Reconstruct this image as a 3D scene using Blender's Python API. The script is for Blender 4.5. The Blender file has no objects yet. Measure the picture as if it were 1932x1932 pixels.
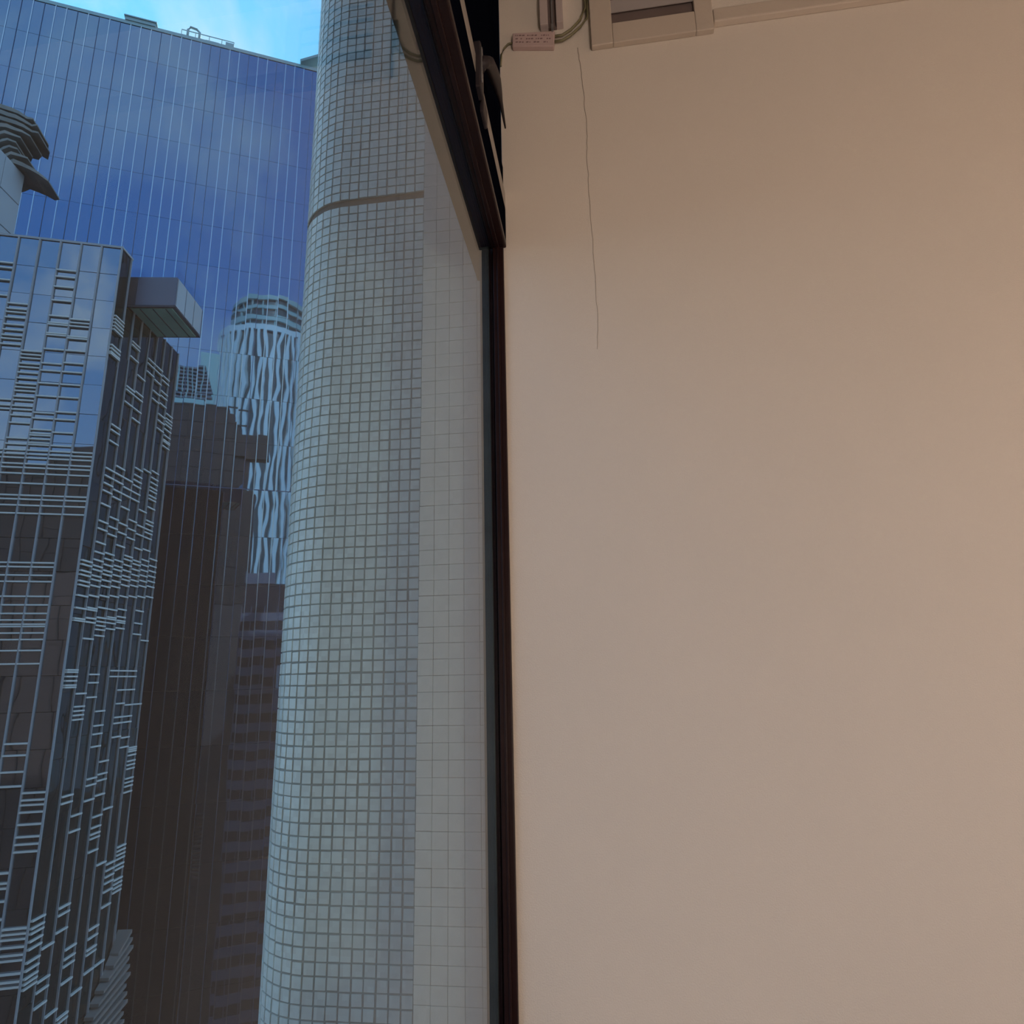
import bpy, bmesh, math, random
from mathutils import Matrix, Vector
random.seed(7)
R_ = math.radians
SC = bpy.context.scene
COL = SC.collection

# ------------------------------------------------------------------ camera
TH, RO, YAW = R_(13.9), R_(1.2), R_(-7.6)
fwd = Vector((math.sin(YAW)*math.cos(TH), math.cos(YAW)*math.cos(TH), math.sin(TH)))
r0 = Vector((math.cos(YAW), -math.sin(YAW), 0)); u0 = r0.cross(fwd)
rt = r0*math.cos(RO) - u0*math.sin(RO); up = u0*math.cos(RO) + r0*math.sin(RO)
CAM = Vector((0, 0, 1.2))
cd = bpy.data.cameras.new('camera'); cam = bpy.data.objects.new('camera', cd); COL.objects.link(cam)
cd.sensor_fit = 'HORIZONTAL'; cd.sensor_width = 36; cd.lens = 36*1250/1932; cd.clip_end = 3000; cd.clip_start = .02
cam.matrix_world = Matrix(((rt.x, up.x, -fwd.x, CAM.x), (rt.y, up.y, -fwd.y, CAM.y), (rt.z, up.z, -fwd.z, CAM.z), (0, 0, 0, 1)))
SC.camera = cam

# ------------------------------------------------------------------ view
vs = SC.view_settings
vs.view_transform = 'Standard'; vs.look = 'None'; vs.exposure = 0.0; vs.gamma = 1; vs.use_curve_mapping = False
SC.cycles.max_bounces = 10; SC.cycles.diffuse_bounces = 4; SC.cycles.glossy_bounces = 5; SC.cycles.transparent_max_bounces = 8

# ------------------------------------------------------------------ sky and sun
SUN_AZ, SUN_EL = R_(-19), R_(40)
sdir = Vector((math.sin(SUN_AZ)*math.cos(SUN_EL), math.cos(SUN_AZ)*math.cos(SUN_EL), math.sin(SUN_EL)))
world = bpy.data.worlds.new('sky'); SC.world = world; world.use_nodes = True
nt = world.node_tree; nt.nodes.clear()
def N(t, **k):
    n = nt.nodes.new(t)
    for a, v in k.items(): setattr(n, a, v)
    return n
def ramp(n, pts):
    cr = n.color_ramp
    while len(cr.elements) > 1: cr.elements.remove(cr.elements[-1])
    for i, (p, c) in enumerate(pts):
        e = cr.elements[0] if i == 0 else cr.elements.new(p)
        e.position = p; e.color = (*c, 1) if len(c) == 3 else c
tc = N('ShaderNodeTexCoord')
dot = N('ShaderNodeVectorMath', operation='DOT_PRODUCT'); dot.inputs[1].default_value = sdir
nt.links.new(tc.outputs['Generated'], dot.inputs[0])
mr = N('ShaderNodeMapRange'); mr.inputs[1].default_value = -1; mr.inputs[2].default_value = 1
nt.links.new(dot.outputs['Value'], mr.inputs[0])
skyr = N('ShaderNodeValToRGB')
ramp(skyr, [(0.0, (.12, .30, .66)), (.45, (.14, .33, .70)), (.8, (.17, .44, .82)), (1.0, (.20, .60, 1.05))])
nt.links.new(mr.outputs[0], skyr.inputs[0])
sep = N('ShaderNodeSeparateXYZ'); nt.links.new(tc.outputs['Generated'], sep.inputs[0])
haze = N('ShaderNodeMapRange'); haze.inputs[1].default_value = 0.0; haze.inputs[2].default_value = .38; haze.inputs[3].default_value = .75; haze.inputs[4].default_value = 0
nt.links.new(sep.outputs['Z'], haze.inputs[0])
mx1 = N('ShaderNodeMixRGB'); mx1.inputs[2].default_value = (.55, .66, .74, 1)
nt.links.new(haze.outputs[0], mx1.inputs[0]); nt.links.new(skyr.outputs[0], mx1.inputs[1])
noi = N('ShaderNodeTexNoise'); noi.inputs['Scale'].default_value = 4.6; noi.inputs['Detail'].default_value = 6; noi.inputs['Roughness'].default_value = .58; noi.inputs['Distortion'].default_value = .4
nt.links.new(tc.outputs['Generated'], noi.inputs[0])
cl = N('ShaderNodeMapRange'); cl.inputs[1].default_value = .45; cl.inputs[2].default_value = .68; cl.inputs[3].default_value = 0; cl.inputs[4].default_value = .75
nt.links.new(noi.outputs[0], cl.inputs[0])
mx2 = N('ShaderNodeMixRGB'); mx2.inputs[2].default_value = (.62, .72, .80, 1)
nt.links.new(cl.outputs[0], mx2.inputs[0]); nt.links.new(mx1.outputs[0], mx2.inputs[1])
bg = N('ShaderNodeBackground'); bg.inputs[1].default_value = 1.6
nt.links.new(mx2.outputs[0], bg.inputs[0])
wo = N('ShaderNodeOutputWorld'); nt.links.new(bg.outputs[0], wo.inputs[0])
sl = bpy.data.lights.new('sun', 'SUN'); sl.energy = 4.6; sl.angle = R_(.6); sl.color = (1, .96, .88)
so = bpy.data.objects.new('sun', sl); COL.objects.link(so); so.rotation_euler = sdir.to_track_quat('Z', 'Y').to_euler()
so.location = (0, 0, 30)

# ------------------------------------------------------------------ helpers
def tag(o, label=None, cat=None, group=None, kind=None):
    for k, v in (('label', label), ('category', cat), ('group', group), ('kind', kind)):
        if v: o[k] = v
    return o
def empty(name, loc, label, cat, group=None, kind=None):
    o = bpy.data.objects.new(name, None); COL.objects.link(o); o.location = loc
    bpy.context.view_layer.update() if False else None
    return tag(o, label, cat, group, kind)
def link(name, me, mat, parent=None, mw=None):
    o = bpy.data.objects.new(name, me); COL.objects.link(o)
    if mat is not None and len(me.materials) == 0: me.materials.append(mat)
    if parent is not None:
        o.parent = parent; o.matrix_parent_inverse = Matrix.Translation(-abs_loc(parent))
    if mw is not None:
        o.matrix_basis = mw
    return o
def abs_loc(p):
    v = Vector(p.location)
    if p.parent is not None:       # a part with its own children: parts sit at identity, so only the root moves
        v = Vector((0, 0, 0)) + Vector(p.matrix_basis.translation)
    return v
class MB:
    def __init__(s): s.v = []; s.f = []
    def hexa(s, pts):   # 8 points: bottom 4 ccw, top 4
        n = len(s.v); s.v += [tuple(p) for p in pts]
        for q in ((3, 2, 1, 0), (4, 5, 6, 7), (0, 1, 5, 4), (1, 2, 6, 5), (2, 3, 7, 6), (3, 0, 4, 7)):
            s.f.append(tuple(n+i for i in q))
        return s
    def box(s, x0, x1, y0, y1, z0, z1):
        return s.hexa([(x0, y0, z0), (x1, y0, z0), (x1, y1, z0), (x0, y1, z0), (x0, y0, z1), (x1, y0, z1), (x1, y1, z1), (x0, y1, z1)])
    def obox(s, F, a0, a1, b0, b1, z0, z1):  # box in frame F
        P = [(a0, b0, z0), (a1, b0, z0), (a1, b1, z0), (a0, b1, z0), (a0, b0, z1), (a1, b0, z1), (a1, b1, z1), (a0, b1, z1)]
        return s.hexa([F @ Vector(p) for p in P])
    def prism(s, poly, z0, z1):  # poly ccw list (x,y)
        n = len(s.v); k = len(poly)
        s.v += [(x, y, z0) for x, y in poly] + [(x, y, z1) for x, y in poly]
        s.f.append(tuple(n+i for i in reversed(range(k)))); s.f.append(tuple(n+k+i for i in range(k)))
        for i in range(k):
            j = (i+1) % k; s.f.append((n+i, n+j, n+k+j, n+k+i))
        return s
    def tube(s, pts, r, k=8):
        pts = [Vector(p) for p in pts]; base = len(s.v)
        rr = r if isinstance(r, (list, tuple)) else [r]*len(pts)
        for i, p in enumerate(pts):
            d = (pts[min(i+1, len(pts)-1)]-pts[max(i-1, 0)]).normalized()
            a = d.orthogonal().normalized() if abs(d.z) > .9 else d.cross(Vector((0, 0, 1))).normalized()
            b = d.cross(a)
            for j in range(k):
                t = 2*math.pi*j/k; s.v.append(tuple(p+(a*math.cos(t)+b*math.sin(t))*rr[i]))
        for i in range(len(pts)-1):
            for j in range(k):
                q = (j+1) % k; s.f.append((base+i*k+j, base+i*k+q, base+(i+1)*k+q, base+(i+1)*k+j))
        s.f.append(tuple(base+j for j in reversed(range(k)))); s.f.append(tuple(base+(len(pts)-1)*k+j for j in range(k)))
        return s
    def mesh(s, name='m', bevel=0, smooth=False):
        me = bpy.data.meshes.new(name); me.from_pydata(s.v, [], s.f); me.update()
        bm = bmesh.new(); bm.from_mesh(me)
        bmesh.ops.recalc_face_normals(bm, faces=bm.faces)
        if bevel:
            bmesh.ops.bevel(bm, geom=list(bm.edges), offset=bevel, segments=2, profile=.5, affect='EDGES', clamp_overlap=True)
        bm.to_mesh(me); bm.free()
        if smooth:
            for p in me.polygons: p.use_smooth = True
        return me
    def obj(s, name, mat, parent=None, bevel=0, smooth=False, **k):
        return tag(link(name, s.mesh(name, bevel, smooth), mat, parent), **k)

def mat(name, col, rough=.6, metal=0, noise=0, nscale=8, bump=0, bscale=40, spec=.5, obj_var=0, col2=None, stretch=None):
    m = bpy.data.materials.new(name); m.use_nodes = True; t = m.node_tree
    b = t.nodes['Principled BSDF']; L = t.links.new
    b.inputs['Base Color'].default_value = (*col, 1); b.inputs['Roughness'].default_value = rough
    b.inputs['Metallic'].default_value = metal; b.inputs['Specular IOR Level'].default_value = spec
    g = t.nodes.new('ShaderNodeNewGeometry'); vec = g.outputs['Position']
    if stretch:
        mp = t.nodes.new('ShaderNodeMapping'); mp.inputs['Scale'].default_value = stretch; L(vec, mp.inputs[0]); vec = mp.outputs[0]
    if noise or col2:
        n = t.nodes.new('ShaderNodeTexNoise'); n.inputs['Scale'].default_value = nscale; n.inputs['Detail'].default_value = 5
        L(vec, n.inputs[0])
        r = t.nodes.new('ShaderNodeMapRange'); r.inputs[1].default_value = .3; r.inputs[2].default_value = .7; L(n.outputs[0], r.inputs[0])
        mx = t.nodes.new('ShaderNodeMixRGB')
        c2 = col2 or tuple(c*(1-noise) for c in col)
        mx.inputs[1].default_value = (*col, 1); mx.inputs[2].default_value = (*c2, 1); L(r.outputs[0], mx.inputs[0])
        out = mx.outputs[0]
        L(out, b.inputs['Base Color'])
    else: out = None
    if obj_var:
        oi = t.nodes.new('ShaderNodeTexWhiteNoise'); sn = t.nodes.new('ShaderNodeVectorMath'); sn.operation = 'SNAP'
        sn.inputs[1].default_value = (obj_var[1],)*3; L(g.outputs['Position'], sn.inputs[0]); L(sn.outputs[0], oi.inputs[0])
        r2 = t.nodes.new('ShaderNodeMapRange'); r2.inputs[3].default_value = 1-obj_var[0]; r2.inputs[4].default_value = 1+obj_var[0]*.5
        L(oi.outputs['Value'], r2.inputs[0])
        hs = t.nodes.new('ShaderNodeHueSaturation'); L(r2.outputs[0], hs.inputs['Value'])
        if out: L(out, hs.inputs['Color'])
        else: hs.inputs['Color'].default_value = (*col, 1)
        L(hs.outputs[0], b.inputs['Base Color'])
    if bump:
        n2 = t.nodes.new('ShaderNodeTexNoise'); n2.inputs['Scale'].default_value = bscale; n2.inputs['Detail'].default_value = 4; L(vec, n2.inputs[0])
        bp = t.nodes.new('ShaderNodeBump'); bp.inputs['Strength'].default_value = bump; bp.inputs['Distance'].default_value = .01
        L(n2.outputs[0], bp.inputs['Height']); L(bp.outputs[0], b.inputs['Normal'])
    return m

def mirror_glass(name, tint, wave=.1, scale=.35, body=(.02, .03, .05), k=.85):
    """coated reflective glazing: tinted mirror layer over dark body, gently wavy"""
    m = bpy.data.materials.new(name); m.use_nodes = True; t = m.node_tree; t.nodes.clear(); L = t.links.new
    g = t.nodes.new('ShaderNodeNewGeometry')
    mp = t.nodes.new('ShaderNodeMapping'); mp.inputs['Scale'].default_value = (1, 1, .55); L(g.outputs['Position'], mp.inputs[0])
    n = t.nodes.new('ShaderNodeTexNoise'); n.inputs['Scale'].default_value = scale; n.inputs['Detail'].default_value = 1.5; L(mp.outputs[0], n.inputs[0])
    bp = t.nodes.new('ShaderNodeBump'); bp.inputs['Strength'].default_value = 1; bp.inputs['Distance'].default_value = wave; L(n.outputs[0], bp.inputs['Height'])
    gl = t.nodes.new('ShaderNodeBsdfAnisotropic'); gl.inputs['Color'].default_value = (*tint, 1); gl.inputs['Roughness'].default_value = .015; L(bp.outputs[0], gl.inputs['Normal'])
    df = t.nodes.new('ShaderNodeBsdfDiffuse'); df.inputs['Color'].default_value = (*body, 1)
    mx = t.nodes.new('ShaderNodeMixShader'); mx.inputs[0].default_value = k
    o = t.nodes.new('ShaderNodeOutputMaterial'); L(df.outputs[0], mx.inputs[1]); L(gl.outputs[0], mx.inputs[2]); L(mx.outputs[0], o.inputs[0])
    return m

def clear_glass(name, tint=(.90, .95, .945)):
    m = bpy.data.materials.new(name); m.use_nodes = True; t = m.node_tree; t.nodes.clear(); L = t.links.new
    tr = t.nodes.new('ShaderNodeBsdfTransparent'); tr.inputs[0].default_value = (*tint, 1)
    gl = t.nodes.new('ShaderNodeBsdfAnisotropic'); gl.inputs['Roughness'].default_value = .01
    fr = t.nodes.new('ShaderNodeFresnel'); ge = t.nodes.new('ShaderNodeNewGeometry')   # same index from either side of each face
    io = t.nodes.new('ShaderNodeMapRange'); io.inputs[3].default_value = 1.32; io.inputs[4].default_value = 1/1.32
    L(ge.outputs['Backfacing'], io.inputs[0]); L(io.outputs[0], fr.inputs[0])
    mx = t.nodes.new('ShaderNodeMixShader'); o = t.nodes.new('ShaderNodeOutputMaterial')
    L(fr.outputs[0], mx.inputs[0]); L(tr.outputs[0], mx.inputs[1]); L(gl.outputs[0], mx.inputs[2]); L(mx.outputs[0], o.inputs[0])
    return m

M = dict(
 plaster=mat('painted_plaster', (.72, .65, .57), .75, noise=.05, nscale=1.2, bump=.25, bscale=260),
 ceilingp=mat('ceiling_paint', (.30, .28, .25), .8, noise=.04, nscale=2, bump=.15, bscale=200),
 floorw=mat('floor_boards', (.26, .20, .155), .45, noise=.25, nscale=6, bump=.1, stretch=(1, 12, 1)),
 cream=mat('cream_painted_timber', (.56, .48, .40), .5, noise=.04, nscale=5, bump=.1, bscale=120),
 slat=mat('grey_slat_paint', (.42, .38, .37), .5, noise=.06),
 duct=mat('dark_duct', (.16, .12, .11), .8, noise=.2),
 brownf=mat('brown_coated_aluminium', (.022, .009, .009), .32, metal=.0, noise=.25, nscale=14, bump=.05, spec=.2),
 darkf=mat('black_gasket_shaded_frame', (.003, .004, .009), .8, noise=.2, nscale=20, spec=.0),  # gasket black, also painted-in shade for the inner frame faces
 navyf=mat('blue_black_aluminium', (.014, .020, .045), .4, noise=.2, nscale=10, spec=.3),
 greyf=mat('grey_aluminium_channel', (.16, .18, .18), .45, metal=.3, noise=.25, nscale=9, bump=.05),
 railf=mat('light_aluminium_rail', (.36, .33, .30), .4, metal=.2, noise=.1, nscale=12),
 flash=mat('grey_cement_drip', (.035, .045, .05), .7, noise=.25, nscale=6, bump=.15),
 trunk=mat('trunking_plastic', (.50, .42, .40), .45, noise=.05),
 boxp=mat('pinkish_plastic', (.56, .42, .40), .5, noise=.06, nscale=30),
 ink=mat('dark_ink', (.27, .18, .18), .7),
 cable=mat('green_yellow_cable', (.22, .20, .11), .5, noise=.3, nscale=30),
 handle=mat('dark_bronze_handle', (.03, .024, .028), .45, spec=.3),
 steel=mat('bright_steel', (.42, .42, .44), .3, metal=.8),
 crack=mat('crack_shadow_line', (.30, .24, .19), .9),
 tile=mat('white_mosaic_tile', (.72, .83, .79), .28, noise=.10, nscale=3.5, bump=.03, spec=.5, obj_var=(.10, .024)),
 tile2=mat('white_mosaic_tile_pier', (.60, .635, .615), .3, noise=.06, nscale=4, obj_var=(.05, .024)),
 grout=mat('grey_grout', (.31, .39, .38), .9, noise=.35, nscale=5, bump=.2, bscale=80),
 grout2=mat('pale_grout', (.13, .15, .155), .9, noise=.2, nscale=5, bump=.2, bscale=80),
 seal=mat('grey_movement_joint', (.09, .12, .12), .8, noise=.15),
 mirr=mirror_glass('blue_mirror_glass', (.155, .245, .375), wave=.0055, scale=.42, k=.86),
 lglass=mirror_glass('grey_blue_glazing', (.34, .37, .41), wave=.01, scale=.5, body=(.05, .06, .075), k=.72),
 rglass=mirror_glass('dark_green_glazing', (.10, .13, .14), wave=.015, scale=.6, body=(.035, .045, .045), k=.6),
 mull_l=mat('pale_mullion', (.42, .50, .56), .22, metal=.95),
 mull_d=mat('dark_mullion', (.06, .09, .16), .45, metal=.5),
 roofm=mat('roof_metal', (.30, .42, .44), .5, metal=.3, noise=.1, nscale=1),
 core=mat('dark_core', (.03, .035, .05), .8),
 fin=mat('white_fin', (.34, .345, .36), .45, noise=.1, nscale=.3),
 barw=mat('white_ladder_bar', (.66, .645, .60), .4, noise=.08, nscale=.5),
 beige=mat('beige_weathered_slat', (.22, .19, .17), .7, noise=.2, nscale=.8),
 boxs=mat('slate_cladding', (.085, .10, .15), .4, noise=.1, nscale=.6, spec=.6),
 green=mat('green_soffit', (.26, .60, .50), .4, noise=.35, nscale=.5),
 wpanel=mat('pale_cladding_panel', (.40, .43, .46), .5, noise=.1, nscale=.4),
 slatc=mat('weathered_olive_slat', (.23, .225, .20), .7, noise=.35, nscale=.8),
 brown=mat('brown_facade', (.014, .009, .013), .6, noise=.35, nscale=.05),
 brown3=mat('red_brown_lightened', (.060, .040, .040), .6, noise=.3, nscale=.06),  # brown lightened in place of light from the street below
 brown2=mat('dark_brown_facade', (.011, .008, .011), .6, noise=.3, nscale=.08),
 band=mat('grey_band', (.17, .155, .20), .6, noise=.15, nscale=.1),
 wind=mat('dark_strip_window', (.03, .03, .045), .2, spec=.6),
 white=mat('white_rib', (.66, .78, .78), .5, noise=.05),
 teal=mat('teal_glass_wall', (.03, .085, .10), .3, noise=.2, nscale=.05),
 drum=mat('pale_band', (.34, .52, .50), .5, noise=.1, nscale=.05),
 lattice=mat('dark_lattice', (.11, .13, .17), .5),
 asphalt=mat('street', (.07, .07, .075), .9, noise=.3, nscale=.2),
 glass=clear_glass('window_glass'),
 glassb=clear_glass('balustrade_glass', (.78, .90, .96)),
 lampm=None)
em = bpy.data.materials.new('lamp_diffuser'); em.use_nodes = True
em.node_tree.nodes['Principled BSDF'].inputs['Emission Color'].default_value = (1, .72, .48, 1)
em.node_tree.nodes['Principled BSDF'].inputs['Emission Strength'].default_value = 5
M['lampm'] = em

# ------------------------------------------------------------------ the room
XW = -.249          # inner window plane
YN = 1.8            # plaster wall
wn = MB(); wn.box(XW, 4.3, YN, YN+.14, 0, 3.62)
wall = wn.obj('wall_north', M['plaster'], kind='structure')
MB().box(4.15, 4.3, -2.6, 1.8, 0, 3.62).obj('wall_east', M['plaster'], kind='structure')
MB().box(-.4, 4.3, -2.75, -2.6, 0, 3.62).obj('wall_south', M['plaster'], kind='structure')
w = MB(); w.box(-.40, XW, -2.6, 1.94, -.02, .24); w.box(-.40, XW, -2.6, -1.6, .24, 3.62)
w.obj('wall_west', M['plaster'], kind='structure')
MB().box(-.4, 4.3, -2.75, 1.94, -.15, -.02+.02).obj('floor', M['floorw'], kind='structure')
MB().box(-.4, 4.3, -2.75, 1.94, 3.62, 3.8).obj('ceiling', M['ceilingp'], kind='structure')
# low ledge that runs along the wall beside the grille
t = MB(); t.hexa([(.456, 1.779, 3.245), (4.15, 1.779, 3.245), (4.15, 1.8, 3.238), (.456, 1.8, 3.238),
                  (.456, 1.779, 3.296), (4.15, 1.779, 3.296), (4.15, 1.8, 3.296), (.456, 1.8, 3.296)])
t.obj('trim_1', M['cream'], kind='structure', bevel=.004)
# hairline crack in the plaster
cp = [(.015, 3.238), (.018, 3.19), (.022, 3.15), (.0235, 3.10), (.027, 3.05), (.0265, 2.99), (.030, 2.93), (.028, 2.855), (.0245, 2.80), (.026, 2.735), (.0235, 2.68),
      (.027, 2.62), (.0255, 2.56), (.029, 2.50), (.027, 2.43), (.030, 2.374), (.0275, 2.31), (.031, 2.231), (.026, 2.17), (.024, 2.11)]
cm = MB(); pts = []
for i in range(len(cp)-1):
    for k in range(3):
        a, b = cp[i], cp[i+1]; tt = k/3
        pts.append((a[0]+(b[0]-a[0])*tt+random.uniform(-.0012, .0012), 1.7996, a[1]+(b[1]-a[1])*tt))
cm.tube(pts, [.0011*(1-.55*i/len(pts)) for i in range(len(pts))], 5)
cm.obj('plaster_crack', M['crack'], wall)

# air grille: frame and louvres
gr = empty('air_grille', (.26, 1.8, 3.21), 'cream wall air grille with grey angled louvres at top of plaster wall', 'vent')
fx0, fx1, fz0, fz1 = .060, .455, 3.215, 3.60
ix0, ix1, iz0 = .131, .398, 3.297
f = MB(); f.box(fx0, ix0, 1.779, 1.8, fz0, fz1); f.obj('frame_side', M['cream'], gr, .003)
f = MB(); f.box(ix1, fx1, 1.779, 1.8, fz0, fz1); f.obj('frame_side', M['cream'], gr, .003)
f = MB(); f.box(ix0, ix1, 1.779, 1.8, fz0, iz0); f.obj('frame_rail', M['cream'], gr, .003)
f = MB(); f.box(ix0, ix1, 1.779, 1.8, 3.56, fz1); f.obj('frame_rail', M['cream'], gr, .003)
MB().box(ix0, ix1, 1.794, 1.7995, iz0, 3.56).obj('duct_back', M['duct'], gr)
for i in range(5):
    z = 3.345+.070*i
    if z > 3.5: continue
    s = MB(); s.hexa([(ix0, 1.7835, z), (ix1, 1.7835, z), (ix1, 1.7865, z), (ix0, 1.7865, z),
                      (ix0, 1.790, z+.060), (ix1, 1.790, z+.060), (ix1, 1.793, z+.060), (ix0, 1.793, z+.060)])
    s.obj('louvre', M['slat'], gr)

# vertical cable trunking
tk = empty('cable_trunking', (-.068, 1.8, 3.33), 'pale vertical cable trunking with dark groove above the small terminal box', 'trunking')
MB().box(-.107, -.080, 1.772, 1.8, 3.325, 3.62).obj('side_rail', M['trunk'], tk, .002)
MB().box(-.052, -.029, 1.772, 1.8, 3.325, 3.62).obj('side_rail', M['trunk'], tk, .002)
MB().box(-.080, -.052, 1.790, 1.8, 3.325, 3.62).obj('groove', M['duct'], tk)
MB().box(-.0685, -.0635, 1.780, 1.7905, 3.335, 3.62).obj('tube', M['steel'], tk)
# terminal box with printed marks
tb = empty('terminal_box', (-.13, 1.8, 3.23), 'small pinkish terminal box with faint print beside the window corner', 'box')
b = MB(); b.hexa([(-.204, 1.781, 3.262), (-.064, 1.781, 3.238), (-.064, 1.8, 3.238), (-.204, 1.8, 3.262),
                  (-.202, 1.781, 3.318), (-.058, 1.781, 3.302), (-.058, 1.8, 3.302), (-.202, 1.8, 3.318)])
b.obj('case', M['boxp'], tb, .003)
pm = MB(); rnd = random.Random(3)
for row, zz in enumerate((.044, .030, .016)):
    x = -.192
    while x < -.078:
        wdt = rnd.choice((.003, .005, .008)); base = 3.262-(x+.204)*.165
        if rnd.random() < .72: pm.box(x, x+wdt, 1.7802, 1.7811, base+zz-.002, base+zz+.0025)
        x += wdt+.003
pm.obj('print', M['ink'], tb)
sc = MB(); sc.tube([(-.066, 1.781, 3.300), (-.066, 1.776, 3.300)], .004, 10); sc.obj('screw', M['steel'], tb)
sc = MB(); sc.box(-.070, -.062, 1.776, 1.785, 3.300, 3.328); sc.obj('tab', M['steel'], tb)
cb = empty('cable', (-.24, 1.8, 3.28), 'green-yellow cable from the terminal box down towards window corner', 'cable')
MB().tube([(-.203, 1.79, 3.286), (-.218, 1.789, 3.283), (-.232, 1.79, 3.268), (-.243, 1.792, 3.245), (-.246, 1.794, 3.20)], .0034, 8).obj('cable_run', M['cable'], cb, smooth=True)
for k, (zz, xx, lab) in enumerate(((0, 0, 'upper green-yellow cable from terminal box up behind the cream air grille'), (-.022, .005, 'lower green-yellow cable from terminal box up behind the cream air grille'))):
    c = MB(); c.tube([(-.062, 1.79, 3.288+zz), (-.035, 1.787, 3.285+zz), (-.005, 1.785, 3.300+zz), (.028, 1.784, 3.335+zz*1.3), (.046+xx, 1.786, 3.385+zz*2), (.046+xx*2, 1.79, 3.46)], .0045, 8)
    tag(c.obj('cable', M['cable'], smooth=True), lab, 'cable')

# ------------------------------------------------------------------ window
win = empty('window_1', (XW, 0, .24), None, None, kind='structure')
Y0, Y1 = -1.6, 1.8
MB().box(-.3225, -.294, YN-.02, YN+.14, .24, 2.50).obj('outer_channel', M['greyf'], win, .002)
MB().box(-.294, -.2868, YN-.015, YN+.14, .24, 2.50).obj('gasket', M['darkf'], win)
MB().box(-.2832, XW, YN-.012, YN+.14, .24, 2.50).obj('jamb', M['brownf'], win, .003)
MB().box(-.270, -.263, YN-.018, YN-.012, .24, 2.50).obj('jamb_bead', M['brownf'], win, .002)
MB().box(-.3315, XW, Y0, Y0+.06, .24, 2.50).obj('jamb', M['brownf'], win, .003)
MB().box(-.3315, XW+.02, Y0, Y1-.02, .24, .32).obj('sill', M['brownf'], win, .003)
# head: bottom faces seen from below
MB().box(-.318, -.290, Y0, Y1+.14, 2.50, 2.60).obj('head_channel', M['navyf'], win, .003)
MB().box(-.2895, -.240, Y0, Y1-.001, 2.50, 2.522).obj('head', M['brownf'], win, .004)
MB().box(-.275, -.262, Y0, Y1-.004, 2.494, 2.502).obj('head_bead', M['brownf'], win, .002)
MB().box(-.295, -.241, Y0, Y1-.001, 2.522, 2.642).obj('head_shaded_face', M['darkf'], win)  # inner frame face, its shade given by the near-black colour
MB().box(-.300, -.2405, Y0, Y1-.001, 2.642, 2.70).obj('transom_rail', M['railf'], win, .002)
MB().box(-.300, -.246, Y0, Y1-.001, 2.705, 2.80).obj('transom_sash', M['darkf'], win, .002)
MB().box(-.285, -.262, Y0, Y1-.001, 2.80, 3.62).obj('transom_panel', M['darkf'], win)
MB().box(-.292, -.250, Y1-.06, Y1-.001, 2.80, 3.62).obj('transom_sash', M['darkf'], win, .002)
fl = MB(); fl.hexa([(-.362, Y0, 2.500), (-.3185, Y0, 2.500), (-.3185, Y1+.16, 2.500), (-.362, Y1+.16, 2.500),
                    (-.362, Y0, 2.62), (-.3185, Y0, 2.62), (-.3185, Y1+.16, 2.62), (-.362, Y1+.16, 2.62)])
fl.obj('drip_flashing', M['flash'], win, .003)
MB().box(-.2865, -.2835, Y0+.06, Y1-.002, .32, 2.50).obj('pane', M['glass'], win)
# casement handle on the transom sash
hd = empty('window_handle', (-.24, 1.35, 2.72), 'dark curved window handle with steel edge on the black transom frame', 'handle')
MB().box(-.247, -.228, 1.30, 1.345, 2.60, 2.74).obj('back_plate', M['handle'], hd, .004)
MB().box(-.2285, -.2245, 1.302, 1.312, 2.62, 2.72).obj('steel_edge', M['steel'], hd, .001)
MB().tube([(-.232, 1.315, 2.665), (-.220, 1.318, 2.69), (-.214, 1.345, 2.715), (-.214, 1.395, 2.745), (-.214, 1.45, 2.775), (-.214, 1.50, 2.79), (-.214, 1.545, 2.80), (-.214, 1.635, 2.792)],
          [.012, .014, .015, .016, .015, .011, .006, .0025], 10).obj('grip', M['handle'], hd, smooth=True)
MB().box(-.246, -.232, 1.36, 1.42, 2.585, 2.64).obj('latch', M['handle'], hd, .004)

# unseen room lamps: warm one to the right, two added behind for wall fill
def lamp(name, x, y, z, power, col, size, lab):
    e = empty(name, (x, y, z), lab, 'lamp')
    b = MB(); k = 20
    b.prism([(x+.17*math.cos(2*math.pi*i/k), y+.17*math.sin(2*math.pi*i/k)) for i in range(k)], z, z+.05); b.obj('base', M['cream'], e, .003)
    b = MB(); b.prism([(x+.14*math.cos(2*math.pi*i/k), y+.14*math.sin(2*math.pi*i/k)) for i in range(k)], z-.03, z); b.obj('diffuser', M['lampm'], e, .006)
    l = bpy.data.lights.new('lamp_light', 'POINT'); l.energy = power; l.color = col; l.shadow_soft_size = size
    o = bpy.data.objects.new('lamp_light', l); COL.objects.link(o); o.location = (x, y, z-.16)
def unseen_floor_lamp(x, y, h, power, col, size, lab):
    e = empty('unseen_floor_lamp', (x, y, 0), lab, 'lamp'); k = 24
    def ring(r): return [(x+r*math.cos(2*math.pi*i/k), y+r*math.sin(2*math.pi*i/k)) for i in range(k)]
    MB().prism(ring(.15), 0.001, .025).obj('base', M['handle'], e, .004)
    MB().tube([(x, y, .02), (x, y, h-.15)], .012, 12).obj('pole', M['handle'], e)
    b = MB(); b.prism(ring(.09), h-.12, h+.12); b.obj('diffuser', M['lampm'], e, .02)
    l = bpy.data.lights.new('lamp_light', 'POINT'); l.energy = power; l.color = col; l.shadow_soft_size = size
    o = bpy.data.objects.new('lamp_light', l); COL.objects.link(o); o.location = (x, y, h+.25)
unseen_floor_lamp(2.75, .7, 1.6, 17, (1, .60, .38), .15, 'tall warm floor lamp beside the plaster wall')
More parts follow.
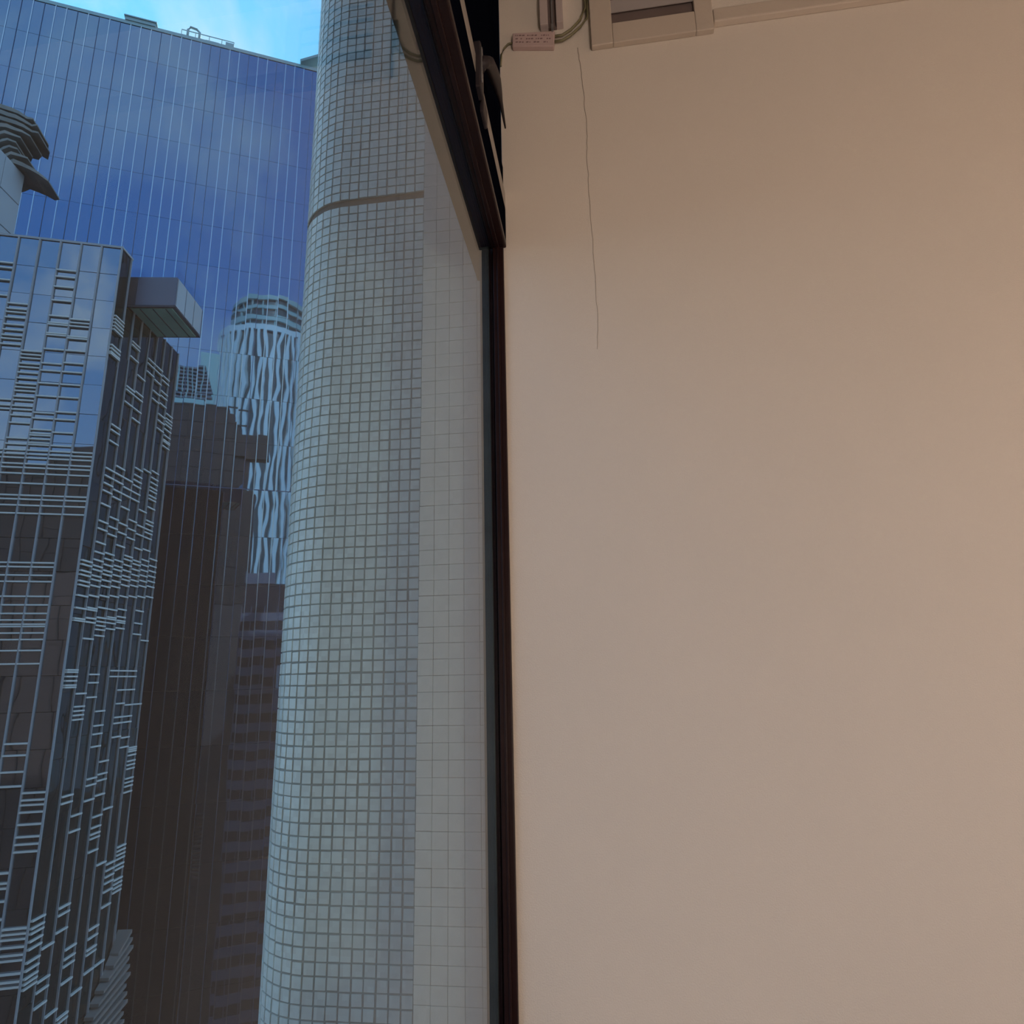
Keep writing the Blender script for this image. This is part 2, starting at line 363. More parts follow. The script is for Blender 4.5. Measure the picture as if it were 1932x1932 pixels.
lamp('added_ceiling_lamp', .9, -1.3, 3.56, 2, (1, .84, .72), .15, 'round warm ceiling lamp added as fill behind the camera')  # added fill, evens out the light on the plaster wall
unseen_floor_lamp(1.3, -1.7, .50, 110, (1, .855, .755), .2, 'short fill lamp added at the back of the room')  # added fill, brightens the lower plaster wall

# ------------------------------------------------------------------ tiled pier and column
PT = .048
def tile_proto(wd, hg, th, bev):
    return MB().box(-wd/2, wd/2, -th, 0, -hg/2, hg/2).mesh('tile', bev)
def frame(p, n):     # local x = along, y = -normal (outwards is -y), z up
    n = Vector(n).normalized(); x = Vector((-n.y, n.x, 0))
    # x along such that x cross y = z with y = -n
    y = -n; x = y.cross(Vector((0, 0, 1)))
    return Matrix(((x.x, y.x, 0, p[0]), (x.y, y.y, 0, p[1]), (x.z, y.z, 1, p[2]), (0, 0, 0, 1)))
def add_tile(mb, F, wd, hg, th):
    mb.obox(F, -wd/2, wd/2, -th, .001, -hg/2, hg/2)
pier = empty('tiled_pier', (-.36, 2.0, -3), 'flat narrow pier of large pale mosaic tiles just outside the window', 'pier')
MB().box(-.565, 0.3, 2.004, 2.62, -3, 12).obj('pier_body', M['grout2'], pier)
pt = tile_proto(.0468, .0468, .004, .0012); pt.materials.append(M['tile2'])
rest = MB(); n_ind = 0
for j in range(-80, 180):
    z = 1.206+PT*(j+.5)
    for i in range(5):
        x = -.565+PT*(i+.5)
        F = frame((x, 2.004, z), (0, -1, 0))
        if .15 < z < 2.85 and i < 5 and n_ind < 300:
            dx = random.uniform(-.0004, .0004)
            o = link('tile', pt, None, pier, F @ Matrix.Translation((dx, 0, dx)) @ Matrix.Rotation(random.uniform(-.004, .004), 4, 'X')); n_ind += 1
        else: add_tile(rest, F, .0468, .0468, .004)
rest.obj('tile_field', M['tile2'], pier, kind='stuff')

column = empty('tiled_column', (-1.1, 3.0, -3), 'tall rounded outdoor column clad in small square white mosaic tiles', 'column')
CR, CX, CY = .30, -1.168, 2.70
prof = []      # (x, y, nx, ny) along the outline
L0 = CX-(-.70); s = 0
nflat = 10
xs0 = -.70
arc_len = CR*math.pi/2
total = (xs0-CX)+arc_len
def at_s(s):
    fl_ = xs0-CX
    if s < fl_: return (xs0-s, CY, 0, -1)
    a = (s-fl_)/CR
    if a < math.pi/2: return (CX-CR*math.sin(a), CY+CR-CR*math.cos(a), -math.sin(a), -math.cos(a))
    e = s-fl_-arc_len
    return (CX-CR, CY+CR+e, -1, 0)
NC = 30
outl = []
for i in range(0, 61): outl.append(at_s(PT*.5*i)[:2])
body = [(x, y) for x, y in outl] 
inner = [(x+nx_*0, y) for x, y, nx_, ny_ in [at_s(PT*.5*60)]]
poly = body + [(xs0, body[-1][1])]
cbm = MB()
poly2 = list(reversed(poly))
Z_G = 3.482     # movement joint
cbm.prism(poly2, -3, Z_G); cbm.obj('column_body', M['grout'], column)
cbm = MB(); cbm.prism(poly2, Z_G+.036, 13.6); cbm.obj('column_body', M['grout'], column)
# the recessed joint
cj = MB(); pj = [(x-(nx_)*.006, y-(ny_)*.006) for x, y, nx_, ny_ in [at_s(PT*.5*i) for i in range(61)]]+[(xs0, body[-1][1])]
cj.prism(list(reversed(pj)), Z_G, Z_G+.036); cj.obj('movement_joint', M['seal'], column)
ct = tile_proto(.0408, .0408, .004, .0012); ct.materials.append(M['tile'])
rest = MB(); cand = []
z = Z_G-PT*.5; rows = []
while z > -3: rows.append(z); z -= PT
z = Z_G+.036+PT*.5
while z < 13.5: rows.append(z); z += PT
rnd = random.Random(5)
for z in rows:
    for i in range(NC):
        x, y, nx_, ny_ = at_s(PT*(i+.5)+.012)
        jx, jz = rnd.gauss(0, .0007), rnd.gauss(0, .0006)
        F = frame((x, y, z+jz), (nx_, ny_, 0)) @ Matrix.Translation((jx, 0, 0)) @ Matrix.Rotation(rnd.gauss(0, .012), 4, 'Y') @ Matrix.Rotation(rnd.gauss(0, .010), 4, 'X') @ Matrix.Rotation(rnd.gauss(0, .012), 4, 'Z')
        k = rnd.gauss(1, .025)
        if .30 < z < 1.31 and 1 <= i <= 14: link('tile', ct, None, column, F @ Matrix.Diagonal((k, 1, k, 1)))
        else: add_tile(rest, F, .0408*k, .0408*k, .004)
rest.obj('tile_field', M['tile'], column, kind='stuff')

# ------------------------------------------------------------------ mirror-glass tower across the street
B0 = Vector((-27.816, 54.283, 0)); DM = Vector((.8965, .4431, 0)).normalized(); NM = Vector((DM.y, -DM.x, 0))
def FR(p, d, n):      # frame: a along d, b outwards n, z up
    return Matrix(((d.x, n.x, 0, p.x), (d.y, n.y, 0, p.y), (0, 0, 1, 0), (0, 0, 0, 1)))
FM = FR(B0, DM, NM)
mt = empty('mirror_glass_tower', tuple(B0 + Vector((0, 0, -60))), 'wide blue mirror-glass office block across the street under the sky', 'building')
MB().obox(FM, -52, 44, -24, -.10, -60, 64.7).obj('core', M['core'], mt)
MB().obox(FM, -52.1, 44.1, -1.0, .06, 64.62, 65.0).obj('coping', M['roofm'], mt)
MB().obox(FM, -52, 44, -24, -1.0, 64.7, 64.85).obj('roof_deck', M['roofm'], mt)
PW, PHT = .91, 4.3
zj = [17.77+PHT*k for k in range(-18, 11)]
pane = MB().box(-PW/2+.012, PW/2-.012, -.03, 0, .012, PHT-.012).mesh('glass_pane'); pane.materials.append(M['mirr'])
restp = MB(); rnd = random.Random(11); n_ind = 0
for z in zj:
    ztop = min(z+PHT, 64.6)
    for k in range(-57, 48):
        a = PW*(k+.5)+.04
        tx, tz = rnd.gauss(0, .0011), rnd.gauss(0, .0009)
        F = FM @ Matrix.Translation((a, 0, z)) @ Matrix.Rotation(tx, 4, 'X') @ Matrix.Rotation(tz, 4, 'Z')
        if z > 17.7 and z+PHT < 64.9 and -26 <= k <= 1 and n_ind < 300:
            link('glass_pane', pane, None, mt, F); n_ind += 1
        else:
            restp.obox(F, -PW/2+.012, PW/2-.012, -.03, 0, .012, ztop-z-.012)
restp.obj('glazing_field', M['mirr'], mt, kind='stuff')
light_k = {-26, -25, -23, -21, -19, -18, -17, -15, -14, -13, -12, -9, -8, -6, -5, -3, -2, -1, 1, 2, -28, -30, -31, -33}
ml = MB().box(-.033, .033, -.02, .06, -60, 64.62).mesh('mullion'); ml.materials.append(M['mull_l'])
md = MB().box(-.02, .02, -.02, .05, -60, 64.62).mesh('mullion'); md.materials.append(M['mull_d'])
for k in range(-57, 49):
    lt = k in light_k or ((k > 2 or k < -33) and k % 3)
    link('mullion', ml if lt else md, None, mt, FM @ Matrix.Translation((PW*k+.04, 0, 0)))
MB().obox(FM, -52, 44, 0, .02, 17.72, 17.80).obj('floor_joint', M['mull_d'], mt)
# things on its roof
hb = MB(); hb.obox(FM, -17.8, -15.1, -2.2, .15, 65.0, 65.38); hb.obox(FM, -17.9, -15.0, -2.3, .25, 65.38, 65.5)
tag(hb.obj('roof_hatch', M['roofm']), 'low flat hatch box on the roof edge of the mirror-glass block', 'hatch')
ra = empty('maintenance_gantry', tuple(FM @ Vector((-10.4, -.5, 65.02))), 'pale window-cleaning gantry with railings on the mirror-glass roof edge', 'machine')
for a in (-12.9, -11.6, -10.3, -9.1, -7.95):
    MB().obox(FM, a-.03, a+.03, -.6, -.54, 65.02, 66.25).obj('rail_post', M['roofm'], ra)
MB().obox(FM, -12.9, -7.95, -.6, -.54, 66.2, 66.27).obj('rail', M['roofm'], ra)
MB().obox(FM, -12.9, -7.95, -.6, -.54, 65.6, 65.65).obj('rail', M['roofm'], ra)
lp = MB(); cpt = [(-12.3, 65.1), (-12.3, 66.2), (-12.1, 66.6), (-11.5, 66.5), (-11.2, 66.2), (-11.2, 65.1)]
lp.tube([FM @ Vector((a, -.4, z)) for a, z in cpt], .12, 8); lp.obj('hoop', M['roofm'], ra, smooth=True)
dr = MB(); dr.tube([FM @ Vector((a, -.9, 65.35)) for a in (-10.9, -10.6, -9.4, -9.1)], [.25, .5, .5, .3], 14); dr.obj('winch_drum', M['roofm'], ra, smooth=True)
MB().obox(FM, -8.7, -7.9, -1.2, -.3, 65.0, 65.8).obj('motor_box', M['roofm'], ra)
ck = MB(); ck.hexa([FM @ Vector(p) for p in ((-1.3, -5, 64.9), (9, -5, 64.9), (9, .5, 64.9), (-1.3, .2, 64.9), (-1.1, -5, 65.1), (9, -5, 67.3), (9, .8, 67.3), (-1.1, .5, 65.1))])
cky = MB(); cky.hexa([FM @ Vector(p) for p in ((-1.2, -3, 65.05), (5, -3, 69.0), (5, .9, 69.0), (-1.2, .4, 65.05), (-1.3, -3, 65.3), (5, -3, 69.3), (5, .9, 69.3), (-1.3, .4, 65.3))])
tag(cky.obj('roof_canopy', M['roofm']), 'thin sloping canopy on the mirror-glass roof beside the tiled column', 'canopy')
cs = MB()
for a in (2.5, 3.5, 4.6): cs.obox(FM, a, a+.15, -.8, -.6, 65.0, 65.1+.637*(a+1.0))
cs.obj('canopy_post', M['roofm'], bpy.data.objects['roof_canopy'])

# ------------------------------------------------------------------ ladder-barred glass tower on the left
LEFT_BARS = {0: [-11.0, -10.8, -10.5, -10.0, -9.8, -9.5, -9.2, -9.0, -8.8, -5.8, -5.5, -5.2, -4.7, -4.2, -3.9, -3.7, -3.4, 9.3, 9.7, 10.0, 10.2, 10.8, 11.3, 11.6, 11.8, 12.1, 12.3, 12.5],
 1: [-8.4, -7.7, -7.2, -7.0, -6.6, -3.1, -2.5, -1.8, -1.3, 2.2, 2.8, 3.3, 3.6, 3.9, 4.0, 4.2, 4.5, 4.9, 5.3, 6.0, 6.3, 6.7, 6.9, 9.3, 9.7, 10.0, 10.2, 10.8, 11.3, 11.6, 11.8, 12.1, 12.3, 12.5, 12.8, 13.5, 14.2, 14.6, 15.4, 16.1, 16.8, 17.3, 18.0, 18.7, 18.8, 19.4, 19.6, 19.8],
 2: [2.2, 2.8, 3.3, 3.6, 3.9, 4.0, 4.2, 4.5, 4.9, 5.3, 6.0, 6.3, 6.7, 6.9, 9.3, 9.7, 10.0, 10.2, 10.8, 11.3, 11.6, 11.8, 12.1, 12.3, 12.5, 12.8, 12.9, 13.1, 13.3, 13.4, 13.6, 14.2, 14.5, 15.4, 16.1, 16.8, 17.2, 18.0, 18.8, 18.9, 19.4, 19.5, 19.9, 20.8, 21.6, 22.2, 22.6],
 3: [2.2, 2.8, 3.3, 3.6, 3.9, 4.0, 4.2, 4.5, 4.9, 5.3, 6.0, 6.3, 6.7, 6.9, 9.3, 9.7, 10.0, 10.2, 10.8, 11.3, 11.6, 11.8, 12.1, 12.3, 12.5, 12.8, 13.1, 13.9, 14.3, 14.6, 14.8, 15.1, 15.3, 15.6, 15.8, 16.0, 16.3, 16.6, 16.9, 17.1, 17.4, 17.6, 17.8],
 4: [2.2, 2.8, 3.3, 3.6, 3.9, 4.0, 4.2, 4.5, 4.9, 5.3, 6.0, 6.3, 6.7, 6.9, 9.3, 9.7, 10.0, 10.2, 10.8, 11.3, 11.6, 11.8, 12.1, 12.3, 12.5, 14.6, 14.8, 15.1, 18.1, 18.4, 18.6, 18.9, 19.2, 19.6, 19.9, 20.1, 20.4],
 5: [2.2, 2.8, 3.3, 3.6, 3.9, 4.0, 4.2, 4.5, 4.9, 5.3, 6.0, 6.3, 6.7, 6.9, 9.3, 9.7, 10.0, 10.2, 10.8, 11.3, 11.6, 11.8, 12.1, 12.3, 12.5, 20.8, 21.7, 22.4, 22.7],
 6: [2.2, 2.8, 3.3, 3.6, 3.9, 4.0, 4.2, 4.5, 4.9, 5.3, 6.0, 6.3, 6.7, 6.9, 9.3, 9.7, 10.0, 10.2, 10.8, 11.3, 11.6, 11.8, 12.1, 12.3, 12.5]}
RIGHT_BARS = {0: [-11.2, -11.0, -10.8, -10.5, -10.2, -9.7, -9.4, -9.1, -8.9, -8.6, 1.1, 1.2, 1.4, 1.6, 1.8, 1.9, 4.2, 4.3, 4.8, 5.4, 5.9, 6.1, 6.4, 6.6, 6.9, 7.1, 18.1, 18.2, 18.4, 18.6, 19.5, 19.7, 19.9, 20.1, 20.3],
 1: [-12.3, -11.7, -11.3, -10.0, -4.1, -3.8, -0.4, -0.2, -0.0, 0.2, 0.8, 3.4, 4.2, 4.4, 4.8, 4.9, 5.5, 6.0, 6.3, 6.5, 6.8, 7.0, 7.3, 7.7, 8.2, 8.7, 8.9, 9.1, 9.3, 9.5, 10.2, 10.6, 10.9, 11.0, 11.3, 11.5, 11.7, 11.9, 12.1, 13.6, 14.2, 14.5],
 2: [-13.0, -9.7, -9.0, -8.7, -5.5, -4.8, 0.6, 1.3, 1.7, 3.6, 3.9, 4.1, 4.3, 4.5, 5.0, 5.6, 6.1, 6.4, 6.7, 6.9, 7.2, 7.5, 7.8, 8.3, 8.8, 9.0, 9.2, 9.5, 9.7, 10.3, 10.8, 11.0, 11.2, 11.4, 11.7, 11.9, 12.1, 12.3, 12.5, 12.9, 16.2, 16.9, 17.1, 18.9, 19.6, 19.8],
 3: [-13.7, -13.5, -12.1, -11.4, -11.1, -10.7, -4.3, -3.6, -3.3, -1.8, -1.2, -0.8, -0.1, 4.0, 4.3, 4.5, 4.6, 5.0, 5.7, 6.2, 6.5, 6.8, 7.1, 7.3, 7.6, 7.9, 8.4, 8.9, 9.1, 9.4, 9.6, 9.8, 10.5, 11.0, 11.2, 11.4, 11.6, 11.9, 12.1, 15.6, 16.2, 16.9, 17.2, 18.2],
 4: [-12.9, -6.8, -6.2, -6.0, -5.7, -5.2, -4.2, -3.5, -3.2, -2.6, 1.6, 1.9, 4.1, 4.4, 4.5, 4.7, 5.1, 5.8, 6.4, 6.7, 6.9, 7.2, 7.5, 7.8, 8.0, 8.5, 9.0, 9.3, 9.5, 9.8, 10.0, 10.7, 11.2, 11.4, 11.6, 11.8, 12.0, 12.1, 12.3, 12.4, 12.6, 12.8, 13.0, 18.9, 19.4, 19.7],
 5: [-12.4, -11.6, -11.4, -10.9, -10.5, -7.6, -5.0, -1.5, -0.8, -0.5, 0.2, 0.9, 1.6, 1.9, 5.9, 6.5, 6.8, 7.1, 7.4, 7.7, 7.9, 8.1, 8.6, 9.2, 9.4, 9.7, 9.9, 10.1, 10.8, 11.3, 13.2, 17.6, 18.1, 18.8, 19.4, 19.7],
 6: [-12.4, -9.8, -9.1, -8.7, -8.4, -8.1, -7.8, -2.1, -1.6, -0.8, -0.5, 0.1, 0.9, 1.6, 1.9, 3.9, 4.5, 5.2, 6.0, 6.6, 6.9, 7.2, 7.5, 7.8, 8.1, 8.2, 8.7, 9.3, 9.4, 9.5, 9.7, 9.8, 9.9, 10.1, 10.2, 10.3, 10.4, 11.0, 11.2, 11.5, 11.7, 11.8, 11.9, 12.0, 12.2, 12.3, 12.4, 12.5, 12.7, 12.8, 13.0, 13.2, 13.4, 16.1, 16.6, 17.0, 17.7, 18.2, 18.5, 19.2, 19.5],
 7: [-9.4, -9.2, -9.0, -8.8, -8.3, -8.1, -7.8, -7.6, -7.4, -7.2, -4.5, -4.2, -4.0, -3.8, -3.3, -3.1, -2.9, -2.6, -2.4, -2.3, -2.2, 0.1, 3.6, 6.1, 6.7, 7.0, 7.3, 7.6, 7.9, 8.2, 8.3, 8.8, 15.3, 15.6, 15.7, 16.0, 16.4, 16.7, 16.9, 17.1, 17.4]}
K1 = Vector((-25.03, 28.59, 0)); dL = Vector((math.sin(R_(69.06)), math.cos(R_(69.06)), 0)); dR = Vector((math.sin(R_(-10.5)), math.cos(R_(-10.5)), 0))
nL = Vector((dL.y, -dL.x, 0)); nR = Vector((dR.y, -dR.x, 0))
FL = FR(K1, -dL, nL)     # a grows to the left from the corner
FRt = FR(K1, dR, nR)
ZT, ZB = 24.45, -60
lt = empty('ladder_barred_tower', (K1.x, K1.y, ZB), 'grey-blue glass tower with white vertical fins and ladder bars, left of the mirror block', 'building')
LWID, RWID = 13.8, 7.45
def P2(a, b): return (K1 - dL*a + dR*b)
def poly_(pts): return [(p.x, p.y) for p in pts]
off = .12
i0 = K1 - nL*off - nR*off
core = [i0 + dR*1.0, i0, i0 - dL*LWID, i0 - dL*LWID + dR*1.0]
def ccw(pl):
    A = sum(pl[i][0]*pl[(i+1) % len(pl)][1]-pl[(i+1) % len(pl)][0]*pl[i][1] for i in range(len(pl)))
    return pl if A > 0 else pl[::-1]
c1 = ccw(poly_([i0 + dR*1.0, i0, i0 - dL*LWID, i0 - dL*LWID + dR*1.0]))
MB().prism(c1, 21, ZT-.05).obj('roof_upstand', M['boxs'], lt)
c2 = ccw(poly_([i0 + dR*7.35, i0, i0 - dL*LWID, i0 - dL*LWID + dR*7.35]))
MB().prism(c2, ZB, 22.0).obj('core', M['core'], lt)
MB().obox(FL, -.06, LWID, -.12, .06, ZT-.12, ZT).obj('coping', M['fin'], lt)
MB().obox(FRt, -.06, 1.1, -.12, .06, ZT-.12, ZT).obj('coping', M['fin'], lt)
BW, BH = .985, 1.62
paneL = MB().box(-BW/2+.01, BW/2-.01, -.04, 0, .012, BH-.012).mesh('glass_pane'); paneL.materials.append(M['lglass'])
rest = MB(); rnd = random.Random(21); n_ind = 0
nrow = int((ZT-.12-ZB)/BH)
for j in range(nrow):
    z = ZT-.12-BH*(j+1)
    for i in range(14):
        F = FL @ Matrix.Translation((BW*(i+.5), 0, z)) @ Matrix.Rotation(rnd.gauss(0, .006), 4, 'X') @ Matrix.Rotation(rnd.gauss(0, .004), 4, 'Z')
        if i < 6 and n_ind < 220 and z > -18: link('glass_pane', paneL, None, lt, F); n_ind += 1
        else: rest.obox(F, -BW/2+.01, BW/2-.01, -.04, 0, .012, BH-.012)
rest.obj('glazing_field', M['lglass'], lt, kind='stuff')
BR, RH = .93, 3.3
paneR = MB().box(-BR/2+.01, BR/2-.01, -.04, 0, .012, RH-.012).mesh('glass_pane'); paneR.materials.append(M['rglass'])
rest = MB(); n2 = 0
for j in range(25):
    for i in range(8):
        z = (ZT-.12 if i == 0 else 21.9)-RH*(j+1)
        F = FRt @ Matrix.Translation((BR*(i+.5), 0, z)) @ Matrix.Rotation(rnd.gauss(0, .006), 4, 'X') @ Matrix.Rotation(rnd.gauss(0, .006), 4, 'Z')
        if n2 < 80: link('glass_pane', paneR, None, lt, F); n2 += 1
        else: rest.obox(F, -BR/2+.01, BR/2-.01, -.04, 0, .012, RH-.012)
rest.obj('glazing_field', M['rglass'], lt, kind='stuff')
for i in range(0, 15):
    x0 = BW*i
    MB().obox(FL, x0-.035, x0+.035, -.02, .10, ZB, ZT-.1).obj('fin', M['fin'], lt)
for i in range(1, 9):
    x0 = BR*i
    MB().obox(FRt, x0-.022, x0+.022, -.02, .09, ZB, 21.9 if i > 1 else ZT-.1).obj('fin', M['fin'], lt)
barL = MB().box(-BW/2+.03, BW/2-.03, .02, .14, -.035, .035).mesh('ladder_bar'); barL.materials.append(M['barw'])
barR = MB().box(-BR/2+.02, BR/2-.02, .02, .14, -.04, .04).mesh('ladder_bar'); barR.materials.append(M['barw'])
rest = MB(); nb = 0; allb = []
for i, zs in LEFT_BARS.items():
    for z in zs: allb.append((abs(z-12), FL @ Matrix.Translation((BW*(i+.5), 0, z)), barL, BW/2-.03))
for i, zs in RIGHT_BARS.items():
    for z in [z_ for q_, z_ in enumerate(zs) if not (7.8 < z_ < 13.5 and q_ % 2)]: allb.append((abs(z-12)+abs(i-1)*4, FRt @ Matrix.Translation((BR*(i+.5), 0, z)), barR, BR/2-.02))
allb.sort(key=lambda t: t[0])
for q, F, me, hw in allb:
    if nb < 300: link('ladder_bar', me, None, lt, F); nb += 1
    else: rest.obox(F, -hw, hw, .02, .14, -.037, .037)
# more ladder bars on bays beyond the left edge of the picture
rnd = random.Random(4)
for i in range(7, 14):
    z = 22
    while z > -14:
        for k in range(rnd.randint(3, 8)):
            rest.obox(FL @ Matrix.Translation((BW*(i+.5), 0, z)), -.46, .46, .02, .14, -.035, .035); z -= rnd.choice((.3, .4, .6))
        z -= rnd.uniform(1, 4)
rest.obj('ladder_bar_field', M['barw'], lt, kind='stuff')
for k in range(15):
    z = -11.6-.42*k
    cs_ = MB(); a0 = 7.1-.36*k
    cs_.hexa([FRt @ Vector(p) for p in ((a0, .05, z-.9), (7.7, .05, z), (7.7+.02*(k % 3)*8, .8, z), (a0, .5, z-.9), (a0, .05, z-.75), (7.7, .05, z+.16), (7.7+.02*(k % 3)*8, .8, z+.16), (a0, .5, z-.75))])
    cs_.obj('canopy_slat', M['beige'], lt)
# cantilevered lookout box under the roof line
lb = MB(); lb.obox(FRt, 1.15, 4.7, -.3, 2.55, 21.55, 23.35)
bx = lb.obj('lookout_box', M['boxs'], lt, label='slate cantilevered box with green underside')
MB().obox(FRt, 1.35, 4.5, .1, 2.35, 21.49, 21.56).obj('soffit_panel', M['green'], bx)
MB().obox(FRt, 1.10, 1.20, -.3, 2.62, 21.45, 21.58).obj('edge_strip', M['core'], bx)
MB().obox(FRt, 1.10, 1.18, .0, .42, 21.6, 23.3).obj('dark_panel', M['core'], bx)
for a in (1.25, 2.35, 3.45):
    MB().obox(FRt, a, a+1.0, 2.55, 2.60, 21.6, 23.3).obj('side_glass', M['wpanel'], bx)
MB().obox(FRt, 1.2, 4.7, 2.50, 2.54, 23.35, 23.9).obj('glass_balustrade', M['glassb'], bx)
MB().obox(FRt, 1.2, 1.24, 0, 2.54, 23.35, 23.9).obj('glass_balustrade', M['glassb'], bx)
for b_ in (.6, 1.3, 2.0):
    MB().obox(FRt, 1.36, 4.5, b_-.02, b_+.02, 21.46, 21.50).obj('soffit_rib', M['core'], bx)

# ------------------------------------------------------------------ pale panelled tower with slatted crown, far left
KW = Vector((-41.02, 36.64, 0)); FW = FR(KW, -dR, nR)
pw = empty('pale_panelled_tower', (KW.x, KW.y, ZB), 'pale panel-clad tower at far left with a wavy slatted crown', 'building')
MB().obox(FW, 0, 22, -14, -.06, ZB, 38.2).obj('core', M['wpanel'], pw)
pp = MB().box(-.98, .98, -.05, .04, -1.27, 1.27).mesh('wall_panel', .03); pp.materials.append(M['wpanel'])
for i in range(8):
    for j in range(9):
        link('wall_panel', pp, None, pw, FW @ Matrix.Translation((1+2.0*i, 0, 36.8-2.6*j)))
cp_top = FR(Vector((-41.6, 36.1, 0)), dL, nL)
ends = [2.6, 1.2, .5, .3, .5, 1.0, 1.5, 1.4, 1.0]
rnd = random.Random(9)
for i, e in enumerate(ends):
    z0 = 38.25+.56*i; m_ = MB(); k = 26; A = -11.5
    top, bot, n0 = [], [], len(m_.v)
    for q in range(k+1):
        a = A+(e-A)*q/k
        wv = .22*math.sin(a*1.9+i*.5)+.12*math.sin(a*4.1+i)
        zz = z0+.18*math.sin(a*1.3+i*.35)-(.05*max(0, a) if i else .28*max(0, a)) + (.25*max(0, -a-1)*.12)
        dpt = 2.2 if q < k else 1.4
        th = .34*(1 if q < k-3 else .35+.2*(k-q))
        for (bb, dz) in ((wv+.6, 0), (wv+.6, th), (wv-dpt, th), (wv-dpt, 0)):
            m_.v.append(tuple(cp_top @ Vector((a, bb, zz+dz))))
    for q in range(k):
        for c in range(4):
            c2_ = (c+1) % 4; m_.f.append((4*q+c, 4*q+c2_, 4*q+4+c2_, 4*q+4+c))
    m_.f.append((0, 1, 2, 3)); m_.f.append((4*k+3, 4*k+2, 4*k+1, 4*k))
    m_.obj('crown_slat', M['slatc'], pw)

# ------------------------------------------------------------------ our side of the street (seen in the mirror glass)
own = empty('banded_office_wing', (-.5, -8, ZB), 'grey banded lower office wing reflected low in the mirror glass beside the tiled column', 'building')
FO = FR(Vector((-.5, -5.75, 0)), -DM, -NM)        # a grows south-west, b towards the mirror wall
MB().obox(FO, -14, 5.0, -5, -.02, ZB, 14.2).obj('wing_body', M['wind'], own)
for k in range(-19, 5):
    z = 1.0+3.1*k-1.9
    MB().obox(FO, -14, 5.1, -.05, .14, z, z+1.5).obj('spandrel_band', M['band'], own)
for a in range(-13, 6, 2):
    MB().obox(FO, a-.06, a+.06, -.02, .16, ZB, 14.2).obj('facade_mullion', M['band'], own)
MB().obox(FO, -8, 5.0, -4, -.6, 14.2, 18.4).obj('plant_room', M['wind'], own)
MB().obox(FO, -.2, 4.8, -3, -.4, 18.4, 20.4).obj('plant_tank', M['band'], own)
MB().box(-.38, 4.2, -2.7, 1.9, -3.5, -.16).obj('floor_slab', M['band'], own)
bt = empty('brown_tower', (-4, -36, ZB), 'dark brown stepped tower reflected in the lower half of the mirror glass', 'building')
FS = FR(Vector((-.5, -33, 0)), -DM, -NM)      # slab parallel to the mirror wall
def slab(n, a0, a1, z0, z1, m, b0=-3, b1=0): return MB().obox(FS, a0, a1, b0, b1, z0, z1).obj(n, M[m], bt)
slab('tower_slab', 0, 13, 17.3, 60.8, 'brown'); slab('tower_slab', 13.02, 44, 17.3, 34, 'brown'); slab('lightened_lower_slab', -6.6, 44, ZB, 17.2, 'brown3', -3, .02)  # colour darker above and lightened below to offset the sun's shading
slab('stepped_block', -1.3, -.02, 17.3, 59.2, 'brown'); slab('stepped_block', -2.7, -1.32, 17.3, 57.2, 'brown')
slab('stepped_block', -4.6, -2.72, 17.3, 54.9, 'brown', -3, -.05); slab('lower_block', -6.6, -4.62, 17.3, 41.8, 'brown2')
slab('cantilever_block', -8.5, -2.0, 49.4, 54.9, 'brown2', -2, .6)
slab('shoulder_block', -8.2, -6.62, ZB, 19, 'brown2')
for k in range(0, 11): slab('pilaster', .6+3.8*k, .85+3.8*k, ZB, 60.6 if k < 4 else 33.8, 'brown2', 0, .25)
for k in range(0, 34):
    z = -58+3.6*k
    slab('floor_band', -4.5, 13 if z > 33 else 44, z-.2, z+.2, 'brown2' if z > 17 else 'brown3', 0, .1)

# round ribbed tower
tcx, tcy = 64.9, -166.1
rt_ = empty('round_ribbed_tower', (tcx, tcy, ZB), 'round tower with white vertical ribs and banded drum reflected in the mirror glass', 'building')
def circ(r, k=48): return [(tcx+r*math.cos(2*math.pi*i/k), tcy+r*math.sin(2*math.pi*i/k)) for i in range(k)]
RL, RU = 20.5, 15.8
MB().prism(circ(RL), ZB, 149).obj('lower_drum', M['teal'], rt_)
MB().prism(circ(RL+1.0), 149, 151.5).obj('collar', M['white'], rt_)
MB().prism(circ(RU), 151.5, 168).obj('upper_drum', M['teal'], rt_)
for z0, z1, dr_ in ((151.6, 153.6, .7), (156.4, 158.8, .9), (162.4, 164.0, .7), (166.6, 168.6, 1.0)):
    MB().prism(circ(RU+dr_), z0, z1).obj('drum_band', M['drum'], rt_)
MB().prism(circ(RU-3), 168, 170.5).obj('roof_cap', M['drum'], rt_)
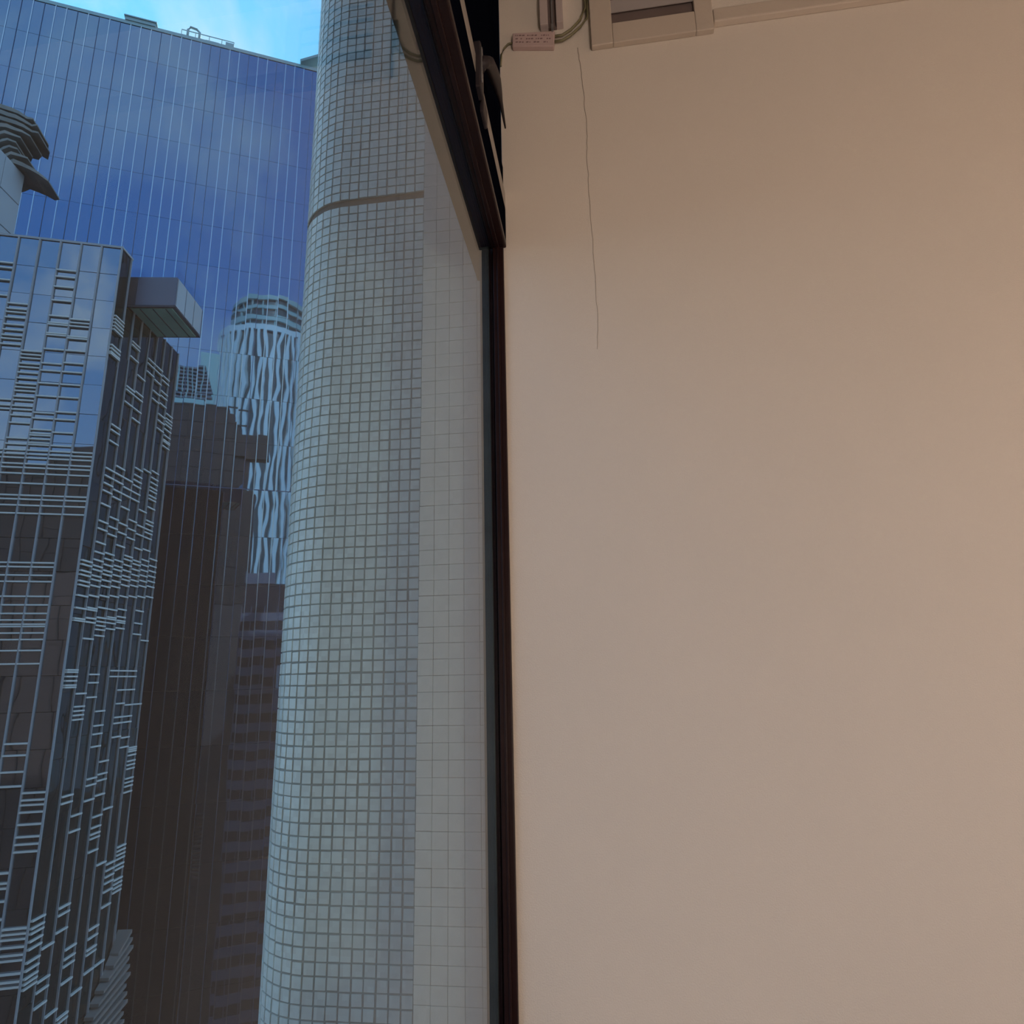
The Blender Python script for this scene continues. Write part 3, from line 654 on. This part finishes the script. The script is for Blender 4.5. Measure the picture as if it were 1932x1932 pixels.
for i in range(20):
    a = 2*math.pi*i/20
    MB().obox(Matrix.Translation((tcx, tcy, 0)) @ Matrix.Rotation(a, 4, 'Z'), RU-.2, RU+.5, -.25, .25, 153, 168).obj('drum_post', M['drum'], rt_)
rnd = random.Random(2)
NR = 46
for i in range(NR):
    a0 = 2*math.pi*i/NR; m_ = MB(); pts = []
    z = ZB+20; ph = rnd.uniform(0, 6)
    n_ = 26
    for q in range(n_+1):
        zz = -20+ (149+20)*q/n_
        aa = a0 + .022*math.sin(ph+zz*.22)+.012*math.sin(ph*2+zz*.51)
        pts.append((aa, zz))
    for (aa, zz) in pts:
        for rr, da in ((RL-.2, -.032), (RL+1.1, -.032), (RL+1.1, .032), (RL-.2, .032)):
            m_.v.append((tcx+rr*math.cos(aa+da), tcy+rr*math.sin(aa+da), zz))
    for q in range(n_):
        for c in range(4):
            c2_ = (c+1) % 4; m_.f.append((4*q+c, 4*q+c2_, 4*q+4+c2_, 4*q+4+c))
    m_.f.append((3, 2, 1, 0)); m_.f.append((4*n_, 4*n_+1, 4*n_+2, 4*n_+3))
    m_.obj('rib', M['white'], rt_)
FT = FR(Vector((tcx, tcy, 0)), -DM, -NM)
MB().obox(FT, 12, 27, -10, 6, ZB, 141).obj('flat_wing', M['drum'], rt_)
# small latticed tower
lz = empty('lattice_topped_tower', (15, -110, ZB), 'small dark lattice-topped tower reflected beside the barred glass tower', 'building')
FZ = FR(Vector((14.6, -110.2, 0)), -DM, -NM)
MB().obox(FZ, -7, 10, -10, 0, ZB, 90.8).obj('lower_block', M['brown'], lz)
MB().obox(FZ, -5, 8, .1, .6, 90.8, 92.6).obj('parapet', M['drum'], lz)
MB().obox(FZ, -4, 8, -8, -3, 90.8, 104).obj('crown_block', M['lattice'], lz)
for k in range(9):
    MB().obox(FZ, -7+.9*k*.4, 9, -2.9, -1.2, 93.6+1.35*k, 94.2+1.35*k).obj('crown_slat', M['lattice'], lz)
for k in range(8):
    MB().obox(FZ, -4+1.6*k, -3.7+1.6*k, -1.2, -.9, 93.4, 105).obj('crown_post', M['drum'], lz)

# the street far below
MB().box(-400, 400, -400, 400, ZB-.5, ZB).obj('floor_street', M['asphalt'], kind='structure')
